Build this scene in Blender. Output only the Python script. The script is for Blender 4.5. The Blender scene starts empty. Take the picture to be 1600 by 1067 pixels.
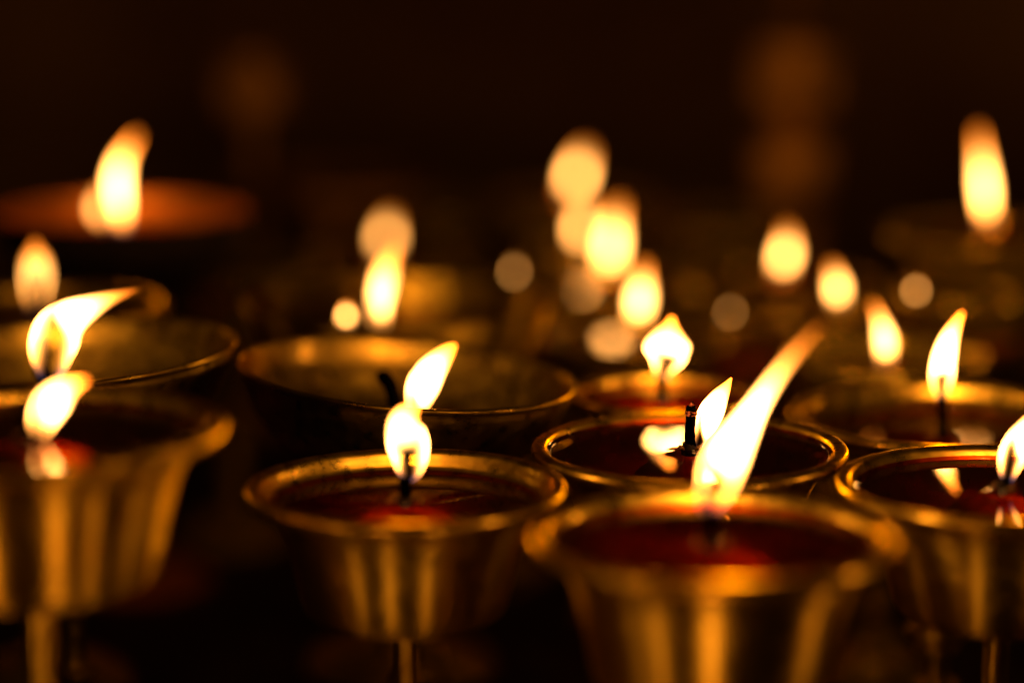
import bpy, bmesh, math, random
from mathutils import Vector
random.seed(7)
R = math.radians
CM = 0.01
sc = bpy.context.scene
COL = sc.collection

# ------------------------------------------------------------------ camera, world, exposure
FPX = 4090.0                       # focal length in photograph pixels (1600 wide)
PITCH = R(10.9)
TABLE_DROP = 11.0                  # cm from the table up to the middle lamps' rims
CAM_H = 15.1 + TABLE_DROP
cam_d = bpy.data.cameras.new('camera')
cam = bpy.data.objects.new('camera', cam_d); COL.objects.link(cam)
cam_d.sensor_width = 36.0
cam_d.lens = FPX / 1600 * 36.0
cam_d.clip_start = 0.02; cam_d.clip_end = 50
cam.location = (0, 0, CAM_H * CM)
cam.rotation_euler = (math.pi / 2 - PITCH, 0, 0)
cam_d.dof.use_dof = True
cam_d.dof.focus_distance = 66.0 * CM
cam_d.dof.aperture_fstop = cam_d.lens / 34.0
cam_d.dof.aperture_blades = 0
sc.camera = cam

w = bpy.data.worlds.new('World'); sc.world = w; w.use_nodes = True
w.node_tree.nodes['Background'].inputs[0].default_value = (1.0, 0.40, 0.04, 1)
w.node_tree.nodes['Background'].inputs[1].default_value = 0.012

sc.view_settings.view_transform = 'Standard'; sc.view_settings.look = 'None'
sc.view_settings.exposure = 0; sc.view_settings.gamma = 1
cy = sc.cycles
cy.use_denoising = True
try: cy.denoiser = 'OPENIMAGEDENOISE'; cy.denoising_input_passes = 'RGB_ALBEDO_NORMAL'
except Exception: pass
cy.use_adaptive_sampling = False
cy.max_bounces = 10; cy.glossy_bounces = 6; cy.diffuse_bounces = 3
cy.transparent_max_bounces = 48; cy.transmission_bounces = 6
cy.sample_clamp_indirect = 3.0
cy.blur_glossy = 0.3
cy.caustics_reflective = True; cy.caustics_refractive = False
FLAME = 48.0                        # radiance of the hottest part of one flame shell

def spot(u, v, Z):
    """world point (cm, table top = 0) seen at photo pixel u, v at depth Z cm"""
    X = (u - 800) / FPX * Z; Y = -(v - 533.5) / FPX * Z
    return Vector((X, Z * math.cos(PITCH) + Y * math.sin(PITCH),
                   CAM_H - Z * math.sin(PITCH) + Y * math.cos(PITCH)))

# ------------------------------------------------------------------ materials
def mat(name):
    m = bpy.data.materials.new(name); m.use_nodes = True
    nt = m.node_tree; nt.nodes.clear()
    return m, nt
def N(nt, t, **k):
    n = nt.nodes.new(t)
    for a, b in k.items(): setattr(n, a, b)
    return n
def brass(name, bright, dark, rough, aniso, bump=0.25, seed=0.0):
    m, nt = mat(name); L = nt.links.new
    out = N(nt, 'ShaderNodeOutputMaterial'); p = N(nt, 'ShaderNodeBsdfPrincipled')
    L(p.outputs[0], out.inputs[0])
    p.inputs['Metallic'].default_value = 1
    p.inputs['Specular Tint'].default_value = (.92, .68, .14, 1)
    tc = N(nt, 'ShaderNodeTexCoord')
    # tarnish
    n1 = N(nt, 'ShaderNodeTexNoise'); n1.inputs['Scale'].default_value = 55; n1.inputs['Detail'].default_value = 5
    n1.noise_dimensions = '4D'; n1.inputs['W'].default_value = seed
    L(tc.outputs['Object'], n1.inputs['Vector'])
    cr = N(nt, 'ShaderNodeValToRGB')
    cr.color_ramp.elements[0].position = .36; cr.color_ramp.elements[0].color = (*dark, 1)
    cr.color_ramp.elements[1].position = .62; cr.color_ramp.elements[1].color = (*bright, 1)
    L(n1.outputs['Fac'], cr.inputs[0]); L(cr.outputs[0], p.inputs['Base Color'])
    n2 = N(nt, 'ShaderNodeTexNoise'); n2.inputs['Scale'].default_value = 260; n2.inputs['Detail'].default_value = 6
    L(tc.outputs['Object'], n2.inputs['Vector'])
    mr = N(nt, 'ShaderNodeMapRange')
    mr.inputs[1].default_value = .35; mr.inputs[2].default_value = .7
    mr.inputs[3].default_value = rough * .8; mr.inputs[4].default_value = rough * 1.35
    L(n2.outputs['Fac'], mr.inputs[0]); L(mr.outputs[0], p.inputs['Roughness'])
    # lathe marks: rings round the vertical axis
    sx = N(nt, 'ShaderNodeSeparateXYZ'); L(tc.outputs['Object'], sx.inputs[0])
    cx = N(nt, 'ShaderNodeCombineXYZ'); L(sx.outputs[0], cx.inputs[0]); L(sx.outputs[1], cx.inputs[1])
    ln = N(nt, 'ShaderNodeVectorMath', operation='LENGTH'); L(cx.outputs[0], ln.inputs[0])
    c2 = N(nt, 'ShaderNodeCombineXYZ'); L(ln.outputs['Value'], c2.inputs[0]); L(sx.outputs[2], c2.inputs[2])
    n3 = N(nt, 'ShaderNodeTexNoise'); n3.inputs['Scale'].default_value = 650; n3.inputs['Detail'].default_value = 3
    L(c2.outputs[0], n3.inputs['Vector'])
    b = N(nt, 'ShaderNodeBump'); b.inputs['Strength'].default_value = bump; b.inputs['Distance'].default_value = 0.0003
    L(n3.outputs['Fac'], b.inputs['Height'])
    n4 = N(nt, 'ShaderNodeTexNoise'); n4.inputs['Scale'].default_value = 140; n4.inputs['Detail'].default_value = 4
    L(tc.outputs['Object'], n4.inputs['Vector'])
    b2 = N(nt, 'ShaderNodeBump'); b2.inputs['Strength'].default_value = .12; b2.inputs['Distance'].default_value = 0.0006
    L(n4.outputs['Fac'], b2.inputs['Height']); L(b.outputs[0], b2.inputs['Normal'])
    L(b2.outputs[0], p.inputs['Normal'])
    if aniso:
        p.inputs['Anisotropic'].default_value = aniso
        p.inputs['Anisotropic Rotation'].default_value = .25
        tg = N(nt, 'ShaderNodeTangent', direction_type='RADIAL', axis='Z')
        L(tg.outputs[0], p.inputs['Tangent'])
    return m
def plain(name, col, rough=.8, spec=.3, noise=0, dark=None, metal=0):
    m, nt = mat(name); L = nt.links.new
    out = N(nt, 'ShaderNodeOutputMaterial'); p = N(nt, 'ShaderNodeBsdfPrincipled'); L(p.outputs[0], out.inputs[0])
    p.inputs['Base Color'].default_value = (*col, 1); p.inputs['Roughness'].default_value = rough
    p.inputs['Specular IOR Level'].default_value = spec; p.inputs['Metallic'].default_value = metal
    if noise:
        tc = N(nt, 'ShaderNodeTexCoord'); n = N(nt, 'ShaderNodeTexNoise')
        n.inputs['Scale'].default_value = noise; n.inputs['Detail'].default_value = 6
        L(tc.outputs['Object'], n.inputs['Vector'])
        cr = N(nt, 'ShaderNodeValToRGB')
        cr.color_ramp.elements[0].position = .35; cr.color_ramp.elements[0].color = (*(dark or [c * .4 for c in col]), 1)
        cr.color_ramp.elements[1].position = .65; cr.color_ramp.elements[1].color = (*col, 1)
        L(n.outputs['Fac'], cr.inputs[0]); L(cr.outputs[0], p.inputs['Base Color'])
        b = N(nt, 'ShaderNodeBump'); b.inputs['Strength'].default_value = .5; b.inputs['Distance'].default_value = .0006
        L(n.outputs['Fac'], b.inputs['Height']); L(b.outputs[0], p.inputs['Normal'])
    return m

M_CUP = brass('spun_brass', (.92, .70, .10), (.64, .44, .05), .40, .95, 1.0)
M_LIP = brass('worn_brass_lip', (.90, .68, .10), (.70, .46, .06), .30, .2, .25, 1.0)
M_BOWL = brass('old_brass', (.56, .43, .07), (.26, .18, .03), .32, .3, .3, 3.0)
M_POL = brass('polished_brass', (.90, .70, .10), (.70, .50, .06), .11, 0, .06, 6.0)
next(n for n in M_POL.node_tree.nodes if n.type == 'BSDF_PRINCIPLED').inputs['Metallic'].default_value = .75
M_DIM = brass('tarnished_brass', (.80, .46, .10), (.45, .24, .05), .5, 0, .3, 9.0)
M_WICK = plain('charred_wick', (.0016, .0012, .0014), 1, 0, 900, (.0006, .0005, .0008))
M_LIT_INSIDE = plain('orange_lit_inside', (.95, .36, .05), .42, .5, 60, (.8, .25, .03), metal=.8)  # flame glow on one bowl's inner wall, put into the colour
M_COTTON = plain('oiled_cotton', (.02, .009, .005), .6, .3, 900, (.006, .003, .002))
M_SHADED_OUT = plain('shaded_outside', (.03, .02, .015), .6, .3, 80)  # outside of the same bowl, its shade put into the colour
M_GILT = plain('dull_gilt', (.85, .46, .06), .5, .4, 38, (.06, .025, .004), metal=.3)
M_TABLE = plain('dark_table_wood', (.035, .018, .009), .55, .3, 30, (.012, .006, .003))
M_WALL = plain('sooty_wall', (.46, .30, .10), .9, .1, 5, (.22, .12, .04))
M_WOOD = plain('old_red_wood', (.22, .09, .03), .6, .3, 25, (.12, .045, .015))

def oil_material():
    # clear red oil: a mirror at grazing angles, a red filter for what lies below
    m, nt = mat('melted_butter_oil'); L = nt.links.new
    out = N(nt, 'ShaderNodeOutputMaterial'); mx = N(nt, 'ShaderNodeMixShader'); L(mx.outputs[0], out.inputs[0])
    fr = N(nt, 'ShaderNodeFresnel'); fr.inputs['IOR'].default_value = 1.56; L(fr.outputs[0], mx.inputs[0])
    tr = N(nt, 'ShaderNodeBsdfTransparent'); tr.inputs[0].default_value = (.78, .30, .055, 1); L(tr.outputs[0], mx.inputs[1])
    gl = N(nt, 'ShaderNodeBsdfGlossy'); gl.inputs['Roughness'].default_value = .03; L(gl.outputs[0], mx.inputs[2])
    tc = N(nt, 'ShaderNodeTexCoord'); n = N(nt, 'ShaderNodeTexNoise'); n.inputs['Scale'].default_value = 60
    L(tc.outputs['Object'], n.inputs['Vector'])
    b = N(nt, 'ShaderNodeBump'); b.inputs['Strength'].default_value = .02; b.inputs['Distance'].default_value = .001
    L(n.outputs['Fac'], b.inputs['Height']); L(b.outputs[0], gl.inputs['Normal']); L(b.outputs[0], fr.inputs['Normal'])
    return m
M_BUTTER = plain('solid_butter', (.85, .27, .035), .6, .3, 120, (.62, .18, .022))
_p = next(n for n in M_BUTTER.node_tree.nodes if n.type == 'BSDF_PRINCIPLED')
_p.inputs['Subsurface Weight'].default_value = 1; _p.inputs['Subsurface Radius'].default_value = (.007, .0022, .0006); _p.inputs['Subsurface Scale'].default_value = 1
M_OIL = oil_material()
def flame_material():
    # optically thin gas: every wall of the flame adds its own light to what lies behind it
    m, nt = mat('flame_gas'); L = nt.links.new
    out = N(nt, 'ShaderNodeOutputMaterial'); add = N(nt, 'ShaderNodeAddShader'); L(add.outputs[0], out.inputs[0])
    tr = N(nt, 'ShaderNodeBsdfTransparent'); em = N(nt, 'ShaderNodeEmission')
    L(tr.outputs[0], add.inputs[0]); L(em.outputs[0], add.inputs[1])
    at = N(nt, 'ShaderNodeAttribute', attribute_name='glow'); L(at.outputs['Color'], em.inputs['Color'])
    # full gas: depth of glowing gas grows towards the middle; hollow gas round the wick: only a thin glowing skin
    ho = N(nt, 'ShaderNodeAttribute', attribute_name='hollow')
    lw = N(nt, 'ShaderNodeLayerWeight'); lw.inputs['Blend'].default_value = .5
    def M(op, a, b):
        q = N(nt, 'ShaderNodeMath', operation=op)
        for i, x in enumerate((a, b)):
            if isinstance(x, (int, float)): q.inputs[i].default_value = x
            else: L(x, q.inputs[i])
        return q.outputs[0]
    fac = lw.outputs['Facing']; nv = M('SUBTRACT', 1.0, fac)
    full = M('POWER', nv, 2.0)
    geo = N(nt, 'ShaderNodeNewGeometry')
    def flat(sock):                                      # across the upright wick only
        v = N(nt, 'ShaderNodeVectorMath', operation='MULTIPLY'); L(sock, v.inputs[0]); v.inputs[1].default_value = (1, 1, 0)
        n_ = N(nt, 'ShaderNodeVectorMath', operation='NORMALIZE'); L(v.outputs[0], n_.inputs[0]); return n_.outputs[0]
    dt = N(nt, 'ShaderNodeVectorMath', operation='DOT_PRODUCT'); L(flat(geo.outputs['Normal']), dt.inputs[0]); L(flat(geo.outputs['Incoming']), dt.inputs[1])
    nh = M('ABSOLUTE', dt.outputs['Value'], 0)
    thin = M('MULTIPLY', M('POWER', M('MAXIMUM', M('SUBTRACT', 1.0, M('MULTIPLY', nh, nh)), 0.0), 2.1), M('POWER', nv, .5))
    h = ho.outputs['Fac']
    tot = M('ADD', M('MULTIPLY', h, thin), M('MULTIPLY', M('SUBTRACT', 1.0, h), full))
    ml = N(nt, 'ShaderNodeMath', operation='MULTIPLY'); ml.inputs[1].default_value = FLAME; L(tot, ml.inputs[0])
    L(ml.outputs[0], em.inputs['Strength'])
    return m
M_FLAME = flame_material()
def ember_material():
    m, nt = mat('glowing_ember'); L = nt.links.new
    out = N(nt, 'ShaderNodeOutputMaterial'); em = N(nt, 'ShaderNodeEmission'); L(em.outputs[0], out.inputs[0])
    em.inputs['Strength'].default_value = .8
    tc = N(nt, 'ShaderNodeTexCoord'); n = N(nt, 'ShaderNodeTexNoise'); n.inputs['Scale'].default_value = 1500
    L(tc.outputs['Object'], n.inputs['Vector'])
    cr = N(nt, 'ShaderNodeValToRGB'); cr.color_ramp.elements[0].position = .48; cr.color_ramp.elements[0].color = (.01, .0, .0, 1)
    cr.color_ramp.elements[1].position = .62; cr.color_ramp.elements[1].color = (1, .13, .02, 1)
    L(n.outputs['Fac'], cr.inputs[0]); L(cr.outputs[0], em.inputs['Color'])
    return m
M_EMBER = ember_material()

# ------------------------------------------------------------------ mesh helpers (all lengths in cm)
def link(name, verts, faces, m, parent=None, smooth=True):
    me = bpy.data.meshes.new(name)
    me.from_pydata([tuple(c * CM for c in v) for v in verts], [], faces)
    bm = bmesh.new(); bm.from_mesh(me); bmesh.ops.recalc_face_normals(bm, faces=bm.faces)
    if name in ('oil', 'butter') and sum(f.normal.z * f.calc_area() for f in bm.faces) < 0: bmesh.ops.reverse_faces(bm, faces=bm.faces[:])
    bm.to_mesh(me); bm.free()
    if smooth: me.polygons.foreach_set('use_smooth', [True] * len(me.polygons))
    me.materials.append(m); me.update()
    o = bpy.data.objects.new(name, me); COL.objects.link(o)
    if parent: o.parent = parent
    return o
def smooth_profile(pts, n=5):
    """Catmull-Rom through 2-D profile points; a point written twice stays a corner"""
    out = []
    for i in range(len(pts) - 1):
        p0 = pts[max(i - 1, 0)]; p1 = pts[i]; p2 = pts[i + 1]; p3 = pts[min(i + 2, len(pts) - 1)]
        if p1 == p2: continue
        for k in range(n):
            t = k / n
            out.append(tuple(.5 * (2 * b + (c - a) * t + (2 * a - 5 * b + 4 * c - d) * t * t + (3 * b - a - 3 * c + d) * t ** 3)
                             for a, b, c, d in zip(p0, p1, p2, p3)))
    out.append(pts[-1])
    return out
def lathe(name, prof, m, parent, seg=96, wob=0.0, n=5):
    prof = smooth_profile(prof, n); V = []; F = []
    ph = random.random() * 6
    for r, z in prof:
        r = max(r, .0005)
        for k in range(seg):
            a = 2 * math.pi * k / seg
            rr = r * (1 + wob * (math.sin(2 * a + ph) + .6 * math.sin(3 * a + 2 * ph)))
            zz = z + wob * r * .7 * math.sin(2 * a + ph * 1.7)
            V.append((rr * math.cos(a), rr * math.sin(a), zz))
    for i in range(len(prof) - 1):
        for k in range(seg):
            k2 = (k + 1) % seg
            F.append((i * seg + k, i * seg + k2, (i + 1) * seg + k2, (i + 1) * seg + k))
    return link(name, V, F, m, parent)
def spline3(pts, n):
    out = []
    for i in range(len(pts) - 1):
        p0 = pts[max(i - 1, 0)]; p1 = pts[i]; p2 = pts[i + 1]; p3 = pts[min(i + 2, len(pts) - 1)]
        for k in range(n):
            t = k / n
            out.append([.5 * (2 * b + (c - a) * t + (2 * a - 5 * b + 4 * c - d) * t * t + (3 * b - a - 3 * c + d) * t ** 3)
                        for a, b, c, d in zip(p0, p1, p2, p3)])
    out.append(list(pts[-1]))
    return out
def sweep(pts, seg, depth=1.0, jit=0.0):
    """tube round a spine of (x, y, z, radius); rings kept in the plane across the spine"""
    V = []; n = len(pts)
    for i, (x, y, z, r) in enumerate(pts):
        a = Vector(pts[max(i - 1, 0)][:3]); b = Vector(pts[min(i + 1, n - 1)][:3])
        t = (b - a).normalized()
        side = t.cross(Vector((0, 1, 0)))
        side = side.normalized() if side.length > 1e-4 else Vector((1, 0, 0))
        front = side.cross(t).normalized()
        for k in range(seg):
            an = 2 * math.pi * k / seg
            rr = max(r, .002) * (1 + jit * random.uniform(-1, 1))
            V.append(Vector((x, y, z)) + side * (rr * math.cos(an)) + front * (rr * depth * math.sin(an)))
    F = [(i * seg + k, i * seg + (k + 1) % seg, (i + 1) * seg + (k + 1) % seg, (i + 1) * seg + k)
         for i in range(n - 1) for k in range(seg)]
    F.append(tuple(range(seg - 1, -1, -1))); F.append(tuple((n - 1) * seg + k for k in range(seg)))
    return V, F
def sstep(a, b, x):
    t = min(max((x - a) / (b - a), 0), 1); return t * t * (3 - 2 * t)
def seg_dist(p, a, b):
    d = b - a; L2 = d.length_squared
    t = 0 if L2 == 0 else min(max((p - a).dot(d) / L2, 0), 1)
    return (p - a - d * t).length

def make_flame(parent, spine, wick, power=1.0, tip=1.8, seg=36, sub=8, dark=1.0, name='flame'):
    """spine: (x, y, z, radius) in the lamp's own cm; wick: list of Vectors"""
    pts = spline3(spine, sub)
    V, F = sweep(pts, seg, .85)
    o = link(name, V, F, M_FLAME, parent)
    at = o.data.color_attributes.new('glow', 'FLOAT_COLOR', 'POINT')
    o.data.attributes.new('hollow', 'FLOAT', 'POINT')
    at = o.data.attributes['glow']; ah = o.data.attributes['hollow']
    n = len(pts); L = [0.0]
    for i in range(1, n): L.append(L[-1] + (Vector(pts[i][:3]) - Vector(pts[i - 1][:3])).length)
    rmax = max(p[3] for p in pts)
    hot = Vector((1, .40, .082)); warm = Vector((1, .31, .03)); red = Vector((1, .18, .006)); blue = Vector((.002, .003, .010))
    for i in range(n):
        s = L[i] / L[-1]
        up = sstep(.02, .30, s)
        fall = math.exp(-tip * max(0, s - .5) / .5)
        c_hot = sstep(.10, .36, s) * (1 - sstep(.55, .95, s))
        for k in range(seg):
            p = Vector(V[i * seg + k])
            d = min(seg_dist(p, wick[j], wick[j + 1]) for j in range(len(wick) - 1)) / rmax
            hol = (1 - sstep(dark, dark * 1.3, d)) * (1 - sstep(.4, .75, s))
            inten = up * fall * power
            col = warm.lerp(hot, c_hot).lerp(red, sstep(.62, 1.0, s) * .85)
            g = col * inten + blue * (1 - sstep(.0, .4, s)) * power
            at.data[i * seg + k].color = (g.x, g.y, g.z, 1)
            ah.data[i * seg + k].value = hol
    return o
def make_wick(parent, pts, rad, lit_from=.35, jit=.10, embers=False):
    """charred wick with the oil soaked lower length and a knot of cotton at the oil"""
    sp = [(p.x, p.y, p.z, rad * f) for p, f in zip(pts, [1.15] + [1.0] * (len(pts) - 2) + [.75])]
    sp = spline3(sp, 6)
    V, F = sweep(sp, 12, 1, jit)
    o = link('wick', V, F, M_WICK, parent)
    b = pts[0]
    V2, F2 = sweep(spline3([(b.x, b.y, b.z - .05, rad * 1.35), (b.x, b.y, b.z + .06, rad * 1.35),
                            (b.x, b.y, b.z + .14, rad * 1.22), (b.x, b.y, b.z + .24, rad * 1.1), (b.x, b.y, b.z + .26, rad * .9)], 3), 12, 1, .06)
    link('wick_sleeve', V2, F2, M_COTTON, o)
    for k in range(4):                                  # frayed ends of thread round the wick at the oil
        a = .5 + k * 1.65 + random.uniform(-.3, .3); rr = rad * 1.25
        c = Vector((b.x + rr * math.cos(a), b.y + rr * math.sin(a), b.z + .1))
        e = c + Vector((.17 * math.cos(a), .17 * math.sin(a), random.uniform(.0, .1)))
        V3, F3 = sweep(spline3([(*c, .03), (*((c + e) / 2 + Vector((0, 0, .03))), .05), (*e, .065), (*(e + (e - c) * .25), .02)], 3), 8, 1, .1)
        link('thread_end', V3, F3, M_COTTON_WET, o)
    if embers:
        t = pts[-1]; q = pts[-2]
        d = (t - q).normalized()
        V4, F4 = sweep([(*(t - d * .24), rad * 1.0), (*(t - d * .2), rad * 1.06), (*(t - d * .15), rad * 1.04), (*(t - d * .12), rad * .9)], 12, 1, .12)
        link('ember', V4, F4, M_EMBER, o)
        V5, F5 = sweep([(*(t - d * .04), rad * .5), (*(t + Vector((.02, 0, .05))), rad * .34), (*(t + Vector((.035, 0, .12))), rad * .1)], 8, 1, .15)
        link('charred_tip', V5, F5, M_EMBER, o)
    return o
M_COTTON_WET = plain('wet_thread', (.16, .08, .02), .25, .6)

def tagged(name, label, cat, loc, group=None, rot=(0, 0, 0)):
    e = bpy.data.objects.new(name, None); COL.objects.link(e)
    e.empty_display_size = .02
    e.location = [c * CM for c in loc]; e.rotation_euler = rot
    e['label'] = label; e['category'] = cat
    if group: e['group'] = group
    return e

GROUP = 'brass butter lamps crowded on the table'
def lamp(label, u, v, Z, r, oil=.5, kind='cup', hc=3.3, flames=(), wick=None, tilt=(0, 0), seg=96,
         wick_r=.13, m=None, dark=1.0, embers=False, centre=None, group=GROUP, foot_r=None, stem_r=.31, lit_split=False, stub=None):
    """one lamp. u, v, Z: where its rim centre is seen; flames: dicts with spines of (u, v, halfwidth px)"""
    c = centre or spot(u, v, Z)
    if centre: Z = (c - Vector((0, 0, CAM_H))).dot(Vector((0, math.cos(PITCH), -math.sin(PITCH))))
    H = c.z                                             # rim height over the table
    e = tagged('butter_lamp', label, 'butter lamp', (c.x, c.y, 0), group)
    m = m or (M_CUP if kind == 'cup' else M_BOWL)
    if kind == 'cup':
        q = [(.10, -hc), (.50 * r, -hc), (.565 * r, -hc + .03), (.605 * r, -hc + .12), (.640 * r, -hc + .32), (.680 * r, -hc * .72), (.71 * r, -hc * .56), (.735 * r, -hc * .44), (.765 * r, -1.12), (.80 * r, -.84), (.85 * r, -.57), (.905 * r, -.44), (.955 * r, -.37), (.988 * r, -.27), (r, -.15), (.988 * r, -.04), (.955 * r, 0.0),
             (.925 * r, -.02), (.905 * r, -.08), (.893 * r, -.20), (.882 * r, -.34), (.868 * r, -.43), (.825 * r, -.56), (.772 * r, -.85), (.738 * r, -1.12), (.705 * r, -hc * .45), (.672 * r, -hc * .60), (.61 * r, -hc + .36), (.45 * r, -hc + .22), (.0, -hc + .2)]
        ro = next((x0 + (x1 - x0) * (-oil - z0) / (z1 - z0) for (x0, z0), (x1, z1) in zip(q[16:], q[17:]) if z1 <= -oil <= z0 and z1 < z0), .8 * r) + .01
        cup = lathe('cup', q, m, e, seg, .0035)
        if m is M_CUP:                                   # lip and inside are worn smooth, the wall keeps its turned rings
            cup.data.materials.append(M_LIP); seen = False
            for f_ in cup.data.polygons:
                if f_.center.z > -.36 * CM: seen = True
                if seen: f_.material_index = 1
    else:
        hc = .62 * r
        q = [(.10, -hc), (.30 * r, -hc + .05), (.62 * r, -hc + .45), (.84 * r, -hc * .55), (.945 * r, -.75), (.972 * r, -.42), (.982 * r, -.20), (1.0 * r, -.13), (1.004 * r, -.05), (.992 * r, 0),
             (.982 * r, -.02), (.972 * r, -.14), (.958 * r, -.42), (.925 * r, -.85), (.81 * r, -hc * .58), (.58 * r, -hc + .62), (.28 * r, -hc + .22), (0, -hc + .18)]
        ro = .93 * r * math.sqrt(max(0, 1 - (max(oil - .3, 0) / hc) ** 2))
        if lit_split:
            cup = lathe('bowl', q[:11], M_SHADED_OUT, e, seg, 0)
            lathe('inner_wall', q[10:], m, cup, seg, 0)  # one bowl in two colours: shaded outside, flame-lit inner wall
        else: cup = lathe('bowl', q, m, e, seg, .004)
    cup.location = (0, 0, H * CM)
    cup.rotation_euler = (R(tilt[0]), R(tilt[1]), 0)
    # oil stays level
    zo = H - oil
    rw = wick_r * 1.7
    ol = lathe('oil', [(0, zo - H), (rw * .9, .12 + zo - H), (rw * 1.25, .06 + zo - H), (rw * 2, .015 + zo - H), (rw * 3.5, zo - H), (ro * .6, zo - H), (ro - .22, zo - H), (ro - .07, zo - H + .02), (ro, zo - H + .07)],
               M_OIL, e, seg, .0, 4)
    ol.location = (0, 0, H * CM)
    bd = max(.35, hc - oil - .45)
    bu = lathe('butter', [(0, -oil - .22), (.6, -oil - .26), (1.2, -oil - .40), (1.8, -oil - .42 - .3 * bd), (.6 * r, -oil - .42 - .72 * bd)], M_BUTTER, e, seg // 2, 0)
    bu.location = (0, 0, H * CM)
    # stem with turned rings and spreading foot
    zb = H - hc
    k1, k2 = zb * .62, zb * .34
    fr = foot_r or .62 * r
    s = stem_r
    st = [(.02, zb + .12), (.62, zb + .12), (.7, zb + .04), (.55, zb - .08), (s * 1.1, zb - .22), (s, zb - .5), (s, k1 + .55), (s * 1.2, k1 + .42),
          (s * 2.0, k1 + .36), (s * 2.1, k1 + .27), (s * 1.5, k1 + .2), (s * 1.7, k1 + .1), (s * 2.7, k1 - .12), (s * 2.9, k1 - .3), (s * 2.3, k1 - .5), (s * 1.5, k1 - .6),
          (s * 2.0, k1 - .7), (s * 1.9, k1 - .8), (s * 1.2, k1 - .95), (s * 1.1, k2 + .4), (s * 1.9, k2 + .25), (s * 2.0, k2 + .1), (s * 1.3, k2 - .05), (s * 1.6, 1.4)]
    lathe('stem', st, m, e, max(24, seg // 2), 0)
    lathe('foot', [(s * 1.5, 1.45), (s * 2.2, 1.3), (.45 * fr, 1.0), (.72 * fr, .78), (.76 * fr, .7), (.80 * fr, .55), (.95 * fr, .38), (fr, .3), (fr, .05), (.98 * fr, .0), (.2, .004)], m, e, max(32, seg // 2), 0)
    # wick
    def loc(uu, vv):                                    # point in the plane of the wick
        p = spot(uu, vv, Z)
        X = Vector((0, 0, CAM_H)); d = (p - X); k = (c.y - X.y) / d.y
        p = X + d * k
        return Vector((p.x - c.x, 0, p.z))
    px = Z / FPX
    base = Vector((0, 0, zo))
    if wick is None: wp = []
    elif isinstance(wick, (int, float)): wp = [base, base + Vector((0, 0, wick * .5)), base + Vector((.03, 0, wick))]
    else: wp = [base] + [loc(*q) for q in wick]
    if wp: make_wick(e, wp, wick_r, embers=embers)
    for f in flames:
        sp = []
        for a in f['s']:
            if f.get('rel'): sp.append((a[0], a[3] if len(a) > 3 else 0, zo + a[1], a[2]))
            else:
                p = loc(a[0], a[1]); sp.append((p.x, 0, p.z, a[2] * px * .88))
        make_flame(e, sp, wp or [base, base + Vector((0, 0, .01))], f.get('p', 1), f.get('tip', 1.8), dark=f.get('dark', dark), seg=36 if seg > 60 else 18)
    if stub:                                            # a tiny wick and flame added to stand in for a glint
        sp = [(loc(a[0], a[1]), a[2] * px) for a in stub]
        x = sp[0][0]; wk = [Vector((x.x, 0, zo)), Vector((x.x, 0, x.z)), Vector((x.x, 0, x.z + .1))]
        make_wick(e, wk, .08)
        make_flame(e, [(q.x, 0, q.z, w_) for q, w_ in sp], wk, .16 if seg < 60 else .3, seg=18)
    return e

# ------------------------------------------------------------------ setting
def box(name, x0, x1, y0, y1, z0, z1, m, bevel=.3):
    bm = bmesh.new(); bmesh.ops.create_cube(bm, size=1)
    for v in bm.verts:
        v.co = Vector(((x0 + x1) / 2 + v.co.x * (x1 - x0), (y0 + y1) / 2 + v.co.y * (y1 - y0), (z0 + z1) / 2 + v.co.z * (z1 - z0))) * CM
    bmesh.ops.bevel(bm, geom=bm.edges[:], offset=bevel * CM, segments=2, affect='EDGES')
    me = bpy.data.meshes.new(name); bm.to_mesh(me); bm.free(); me.materials.append(m)
    o = bpy.data.objects.new(name, me); COL.objects.link(o); return o
t = box('table', -75, 75, 10, 151.5, -4, 0, M_TABLE); t['kind'] = 'structure'; t['label'] = 'dark wooden table carrying the butter lamps'
t = box('wall', -160, 160, 152, 158, -70, 140, M_WALL); t['kind'] = 'structure'; t['label'] = 'dark sooty wall behind the lamps'

# ------------------------------------------------------------------ the lamps in focus
lamp('foremost brass butter lamp, its long orange flame streaming to the upper right', 1115, 830, 56.8, 4.0, .36, hc=3.6,
     wick=[(1106, 790), (1104, 752)], dark=1.3, stem_r=.34,
     flames=[dict(s=[(1106, 806, 6), (1109, 788, 17), (1117, 765, 27), (1127, 735, 33), (1140, 705, 32), (1158, 675, 23), (1177, 643, 14), (1198, 610, 10), (1222, 576, 8), (1246, 547, 7), (1268, 523, 5), (1284, 506, 2)], tip=4.6)])
lamp('brass butter lamp with a thick upright wick tipped by a red ember', 1077, 695, 66, 4.0, .2, hc=3.2,
     wick=[(1079, 700), (1080, 665), (1080, 634)], wick_r=.155, embers=True,
     flames=[dict(s=[(1090, 700, 6), (1095, 682, 15), (1104, 661, 22), (1113, 641, 23), (1123, 622, 18), (1134, 605, 10), (1143, 590, 1.5)])])
lamp('brass butter lamp with streaky brushed wall, black wick inside its short upright flame', 633, 755, 62, 3.82, .52, hc=3.2,
     wick=[(634, 735), (638, 692)], wick_r=.14, dark=1.02,
     flames=[dict(s=[(635, 750, 9), (639, 735, 22), (640, 713, 31), (637, 690, 35), (632, 666, 31), (637, 649, 24), (648, 637, 11), (657, 629, 2)])])
lamp('tall brass butter lamp at lower left, its low flame bent to the right', 50, 660, 57, 4.25, .4, hc=3.6,
     dark=1.5, wick_r=.17, wick=[(43, 670), (39, 622)], stem_r=.34,
     flames=[dict(s=[(58, 690, 5), (62, 670, 14), (70, 649, 22), (84, 626, 25), (100, 609, 18), (118, 600, 9), (134, 594, 2)])])
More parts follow.
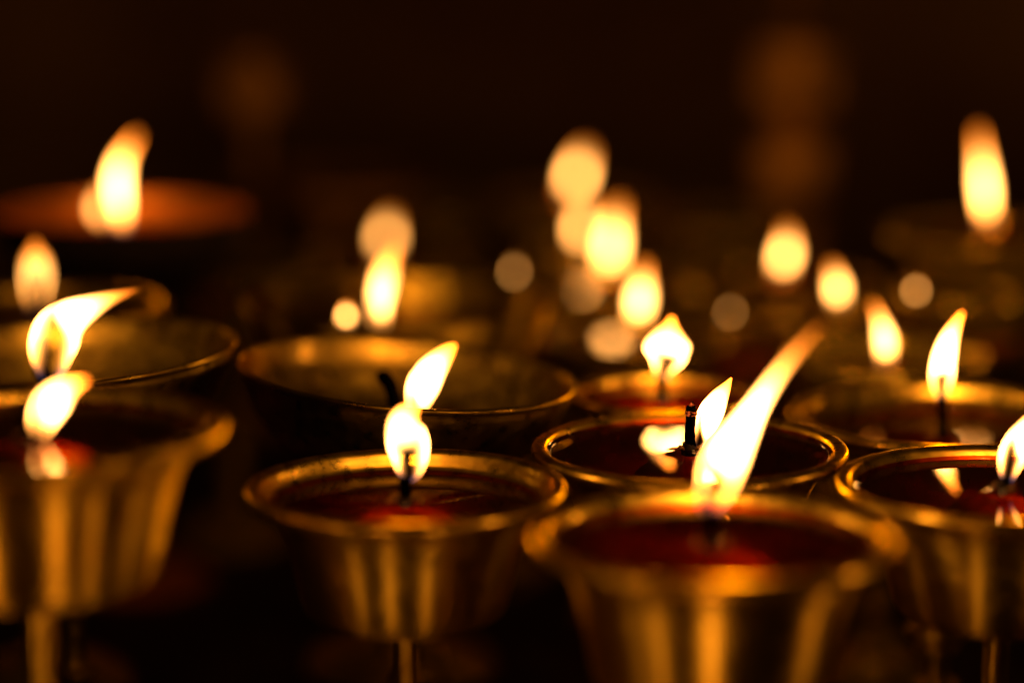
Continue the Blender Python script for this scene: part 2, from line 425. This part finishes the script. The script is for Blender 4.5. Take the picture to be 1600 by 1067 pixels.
lamp('brass butter lamp cut by the right edge, white flame leaning out of the picture', 1566, 750, 62.5, 3.95, .3, hc=3.3,
     wick=[(1574, 740), (1577, 694)], wick_r=.125,
     flames=[dict(s=[(1573, 752, 8), (1576, 735, 16), (1582, 712, 23), (1594, 690, 24), (1608, 668, 19), (1623, 645, 10), (1632, 630, 2)])])
lamp('wide thin rimmed bowl lamp in the centre with a curled black wick', 636, 579, 71, 4.6, 1.9, 'bowl',
     tilt=(0, 5), wick=[(620, 640), (613, 612), (607, 598), (599, 590), (590, 592)], wick_r=.2, dark=1.5, seg=128,
     flames=[dict(s=[(646, 652, 10), (652, 632, 18), (660, 606, 26), (672, 582, 25), (687, 563, 19), (702, 547, 11), (712, 539, 2)])])
lamp('wide thin rimmed bowl lamp at left, large flame blown sideways to the right', 100, 546, 71, 4.68, 1.8, 'bowl',
     tilt=(0, -3), wick=[(66, 580), (66, 555), (62, 530)], wick_r=.24, dark=1.4, seg=128,
     flames=[dict(s=[(76, 592, 20), (78, 566, 32), (82, 540, 40), (92, 515, 40), (112, 495, 31), (140, 480, 21), (170, 467, 12), (197, 458, 6), (216, 452, 1.5)], tip=4.6)])
lamp('brass lamp with low oil under a bright inner wall and slim sharp flame', 1475, 643, 72.5, 4.3, .72, hc=3.3,
     wick=[(1472, 625), (1474, 590)], wick_r=.12,
     flames=[dict(s=[(1472, 624, 6), (1471, 606, 15), (1472, 580, 20), (1476, 555, 19), (1483, 530, 15), (1493, 508, 9), (1504, 488, 2)])])
lamp('blurred lamp with a broad squat flame, just behind the ember tipped wick', 1035, 611, 73, 2.6, .3, hc=2.6,
     wick=[(1034, 590), (1033, 570)],
     flames=[dict(s=[(1035, 594, 7), (1037, 577, 17), (1042, 557, 32), (1043, 540, 39), (1045, 524, 27), (1048, 508, 11), (1050, 496, 3)])])

# ------------------------------------------------------------------ blurred rows behind
lamp('blurred bowl lamp behind the centre bowl, gold inner wall and tall flame', 622, 468, 82, 4.8, 1.1, 'bowl', m=M_CUP, stub=[(541, 508, 4), (541, 496, 7), (541, 486, 5), (541, 478, 1.5)], wick=[(575, 505), (574, 478)], seg=64,  # the small side flame is added for a glint on the bowl
     flames=[dict(s=[(592, 530, 6), (593, 490, 12), (597, 450, 19), (604, 420, 18), (614, 398, 9), (620, 384, 2)], p=.25)])
lamp('blurred lamp at the far left whose broad flame is split by a dark wick', 58, 475, 80, 4.0, .6, wick=[(58, 455), (57, 402)], seg=64, wick_r=.17,
     flames=[dict(s=[(57, 486, 12), (57, 458, 20), (57, 427, 25), (56, 402, 22), (55, 386, 10), (55, 376, 3)], p=.15, dark=1.3)])
lamp('blurred wide bowl lamp at the upper left, glowing orange inside under a tall flame', 190, 330, 91, 4.5, 1.0, 'bowl', m=M_LIT_INSIDE, lit_split=True, wick=[(172, 350), (171, 325)], seg=64,
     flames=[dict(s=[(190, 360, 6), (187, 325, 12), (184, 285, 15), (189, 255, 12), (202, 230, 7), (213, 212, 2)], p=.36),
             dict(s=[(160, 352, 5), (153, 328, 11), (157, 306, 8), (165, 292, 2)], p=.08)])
def far(label, u, vb, Z, r, spine, p=1.0, oil=.28, **k):
    lift = 20 * 90 / Z                                   # oil a little under the flame's base
    c = spot(u, vb + lift, Z); c.z += oil
    lamp(label, 0, 0, 0, r, oil, centre=c, wick=.6, seg=56, wick_r=.11, m=M_POL, flames=[dict(s=spine, p=p * .25)], **k)
far('blurred lamp with a teardrop flame behind the squat flame lamp', 997, 512, 88, 3.3, [(995, 516, 5), (997, 492, 14), (1000, 468, 19), (1003, 445, 14), (1007, 422, 6), (1008, 410, 2)])
far('blurred lamp with the largest bright flame, behind the teardrop flame', 952, 432, 98.5, 3.7, [(950, 436, 5), (952, 408, 15), (955, 380, 18), (959, 352, 13), (965, 328, 6), (969, 316, 2)])
far('blurred lamp with a small pale flame left of the largest bright flame', 908, 388, 104.5, 2.2, [(908, 390, 4), (908, 368, 11), (909, 348, 12), (912, 328, 7), (915, 314, 2)], .6)
far('farthest blurred lamp, its flame a round yellow disc above the middle column', 897, 306, 111, 3.7, [(895, 308, 4), (898, 288, 11), (903, 268, 13), (909, 250, 9), (915, 236, 3)], .8)
far('blurred lamp with a round cream flame right of the centre under the brass ornament', 1224, 432, 97.5, 3.75, [(1222, 434, 5), (1224, 412, 12), (1228, 392, 14), (1230, 374, 8), (1229, 358, 3)], .8)
far('blurred lamp with an egg shaped flame above the long orange flame tip', 1310, 482, 89, 2.3, [(1310, 484, 4), (1309, 466, 11), (1308, 447, 14), (1304, 428, 9), (1299, 413, 3)], .75)
far('blurred lamp with a flame hooked to the left behind the slim upright flame lamp', 1383, 572, 81.5, 3.2, [(1383, 574, 6), (1384, 550, 13), (1382, 526, 14), (1376, 504, 9), (1369, 484, 5), (1364, 473, 2)], oil=.9)
far('tall blurred lamp at the upper right with a long narrow upright flame', 1543, 352, 94, 3.75, [(1543, 356, 6), (1541, 325, 11), (1538, 288, 13), (1534, 250, 9), (1530, 216, 5), (1529, 202, 2)])
far('blurred lamp whose peach flame stands straight behind the tall flame of the rear bowl', 604, 398, 106, 3.9, [(603, 400, 7), (603, 376, 14), (606, 354, 11), (613, 338, 3)], .45)
far('blurred lamp cut by the right edge in the back row, showing only its glowing cup', 1628, 440, 104, 4.3, [(1628, 442, 5), (1628, 415, 14), (1630, 388, 15), (1632, 360, 8), (1634, 340, 2)])
far('small blurred lamp, tiny flame added for a light disc, left of the middle column', 803, 440, 93, 2.3, [(803, 438, 3), (803, 428, 5), (804, 418, 4), (804, 410, 1)], .35)  # tiny flame added to give a faint blurred disc
far('small blurred lamp, tiny flame added for a light disc, right of the teardrop flame', 1142, 500, 92, 1.5, [(1141, 500, 3), (1141, 491, 5), (1142, 483, 4), (1142, 476, 1)], .3)  # another lamp put in only for its small disc of light
# unlit lamps in the dark gaps
def unlit(label, x, y, H, r, **k):
    lamp(label, 0, 0, 0, r, .8, centre=Vector((x, y, H)), wick=.5, seg=56, m=M_POL, **k)
unlit('unlit brass lamp in the dark gap left of the rear bowl', -10.5, 96, 10.6, 3.7)
unlit('unlit brass lamp far back between the peach flame and the middle column', -3.0, 117, 9.6, 3.7)
unlit('unlit brass lamp in the right background left of the round cream flame', 9.0, 110, 10.2, 3.7)

unlit('small blurred lamp, tiny flame added for a glint, behind the slim flame at right', 15.3, 87, 11.1, 2.3, hc=2.6,
      stub=[(1431, 466, 3), (1431, 457, 5), (1432, 449, 4), (1432, 443, 1)])  # burning wick added in place of a highlight on the rim

# lamps of the nearer rows, out of the picture in front of and beside it; their flames light the front walls
G2 = 'lit butter lamps standing outside the picture in front'
FL = [(0, .15, .12), (.01, .45, .3), (.02, .9, .42), (.06, 1.35, .33), (.12, 1.8, .17), (.16, 2.1, .03)]
def near(label, x, y, H, p=2.4):
    lamp(label, 0, 0, 0, 3.8, .5, centre=Vector((x, y, H)), wick=.8, seg=56, flames=[dict(s=FL, rel=1, p=p)], group=G2)
near('lit butter lamp out of the picture in front, right of its middle', 3.4, 45.0, 7.7)
near('lit butter lamp out of the picture in front, left of its middle', -5.6, 45.0, 7.7)
near('lit butter lamp beyond the left edge of the picture in the front row', -14.8, 46, 9.0)
near('lit butter lamp beyond the right edge of the picture in the front row', 16.2, 51.5, 9.4)

G3 = 'unseen butter lamps added to light the back'
def back(label, x, y, H):  # lamps out of view, added to brighten wall, ornaments and rear rows
    lamp(label, 0, 0, 0, 3.8, .4, centre=Vector((x, y, H)), wick=.8, seg=56, flames=[dict(s=FL, rel=1, p=1.2)], group=G3)
back('unseen butter lamp added beyond the right edge to light the wall and ornament', 31.0, 116, 10.5)
back('unseen butter lamp added beyond the left edge to light the wall and jar', -31.0, 116, 10.5)
back('unseen butter lamp added beyond the right edge to light the middle rows', 23.5, 82, 10.5)

# ------------------------------------------------------------------ dark things at the back
e = tagged('ornament', 'tall tiered brass ornament standing dim against the wall at upper right', 'ornament', (*spot(1240, 200, 114).xy, 0))
p0 = spot(1240, 300, 114).z
lathe('base', [(.1, 0), (3.6, 0), (3.6, .6), (2.6, 1.2), (1.4, 2.0), (1.2, p0 - 1.5), (1.6, p0 - .6)], M_GILT, e, 48)
lathe('lower_vessel', [(1.2, p0 - .6), (1.6, p0 - .3), (1.75, p0 - .1), (1.75, p0 - .1), (1.8, p0 + .9), (1.75, p0 + 2.2), (1.75, p0 + 2.2), (1.3, p0 + 2.4), (.9, p0 + 2.7), (.9, p0 + 3.3), (.05, p0 + 3.4)], M_GILT, e, 48)
lathe('upper_vessel', [(.9, p0 + 3.25), (1.3, p0 + 3.5), (1.85, p0 + 3.9), (1.95, p0 + 4.0), (1.95, p0 + 4.0), (1.9, p0 + 5.4), (1.95, p0 + 6.6), (1.95, p0 + 6.6), (1.4, p0 + 6.8), (.6, p0 + 7.2), (.05, p0 + 7.3)], M_GILT, e, 48)
lathe('finial', [(.5, p0 + 7.15), (.7, p0 + 7.6), (.4, p0 + 8.1), (.25, p0 + 9.3), (.02, p0 + 9.9)], M_GILT, e, 32)

c = spot(520, 285, 115)
e = tagged('dish', 'large shallow brass dish dimly lit behind the rear bowl lamp', 'dish', (c.x, c.y, 0))
o = lathe('plate', [(.1, c.z - 1.2), (2.4, c.z - 1.2), (4.2, c.z - .5), (4.6, c.z), (4.5, c.z + .05), (4.0, c.z - .35), (2.3, c.z - 1.0), (.02, c.z - 1.0)], M_GILT, e, 56)
lathe('stand', [(.05, c.z - 1.15), (.8, c.z - 1.25), (.6, c.z - 2), (.5, 2.5), (1.2, 1.2), (2.6, .5), (2.8, 0), (.1, .003)], M_GILT, e, 40)

c = spot(395, 125, 116)
e = tagged('jar', 'small dim brass jar on a tall stand at the upper left', 'jar', (c.x, c.y, 0))
lathe('vessel', [(.05, c.z - 1.5), (1.2, c.z - 1.5), (1.5, c.z - 1.1), (1.55, c.z), (1.3, c.z + .9), (1.4, c.z + 1.2), (1.2, c.z + 1.25), (.05, c.z + 1.4)], M_GILT, e, 48)
lathe('stand', [(.05, c.z - 1.45), (.5, c.z - 1.6), (.3, c.z - 3), (.3, 4), (.8, 2.5), (2.4, .8), (2.7, 0), (.1, .003)], M_GILT, e, 40)
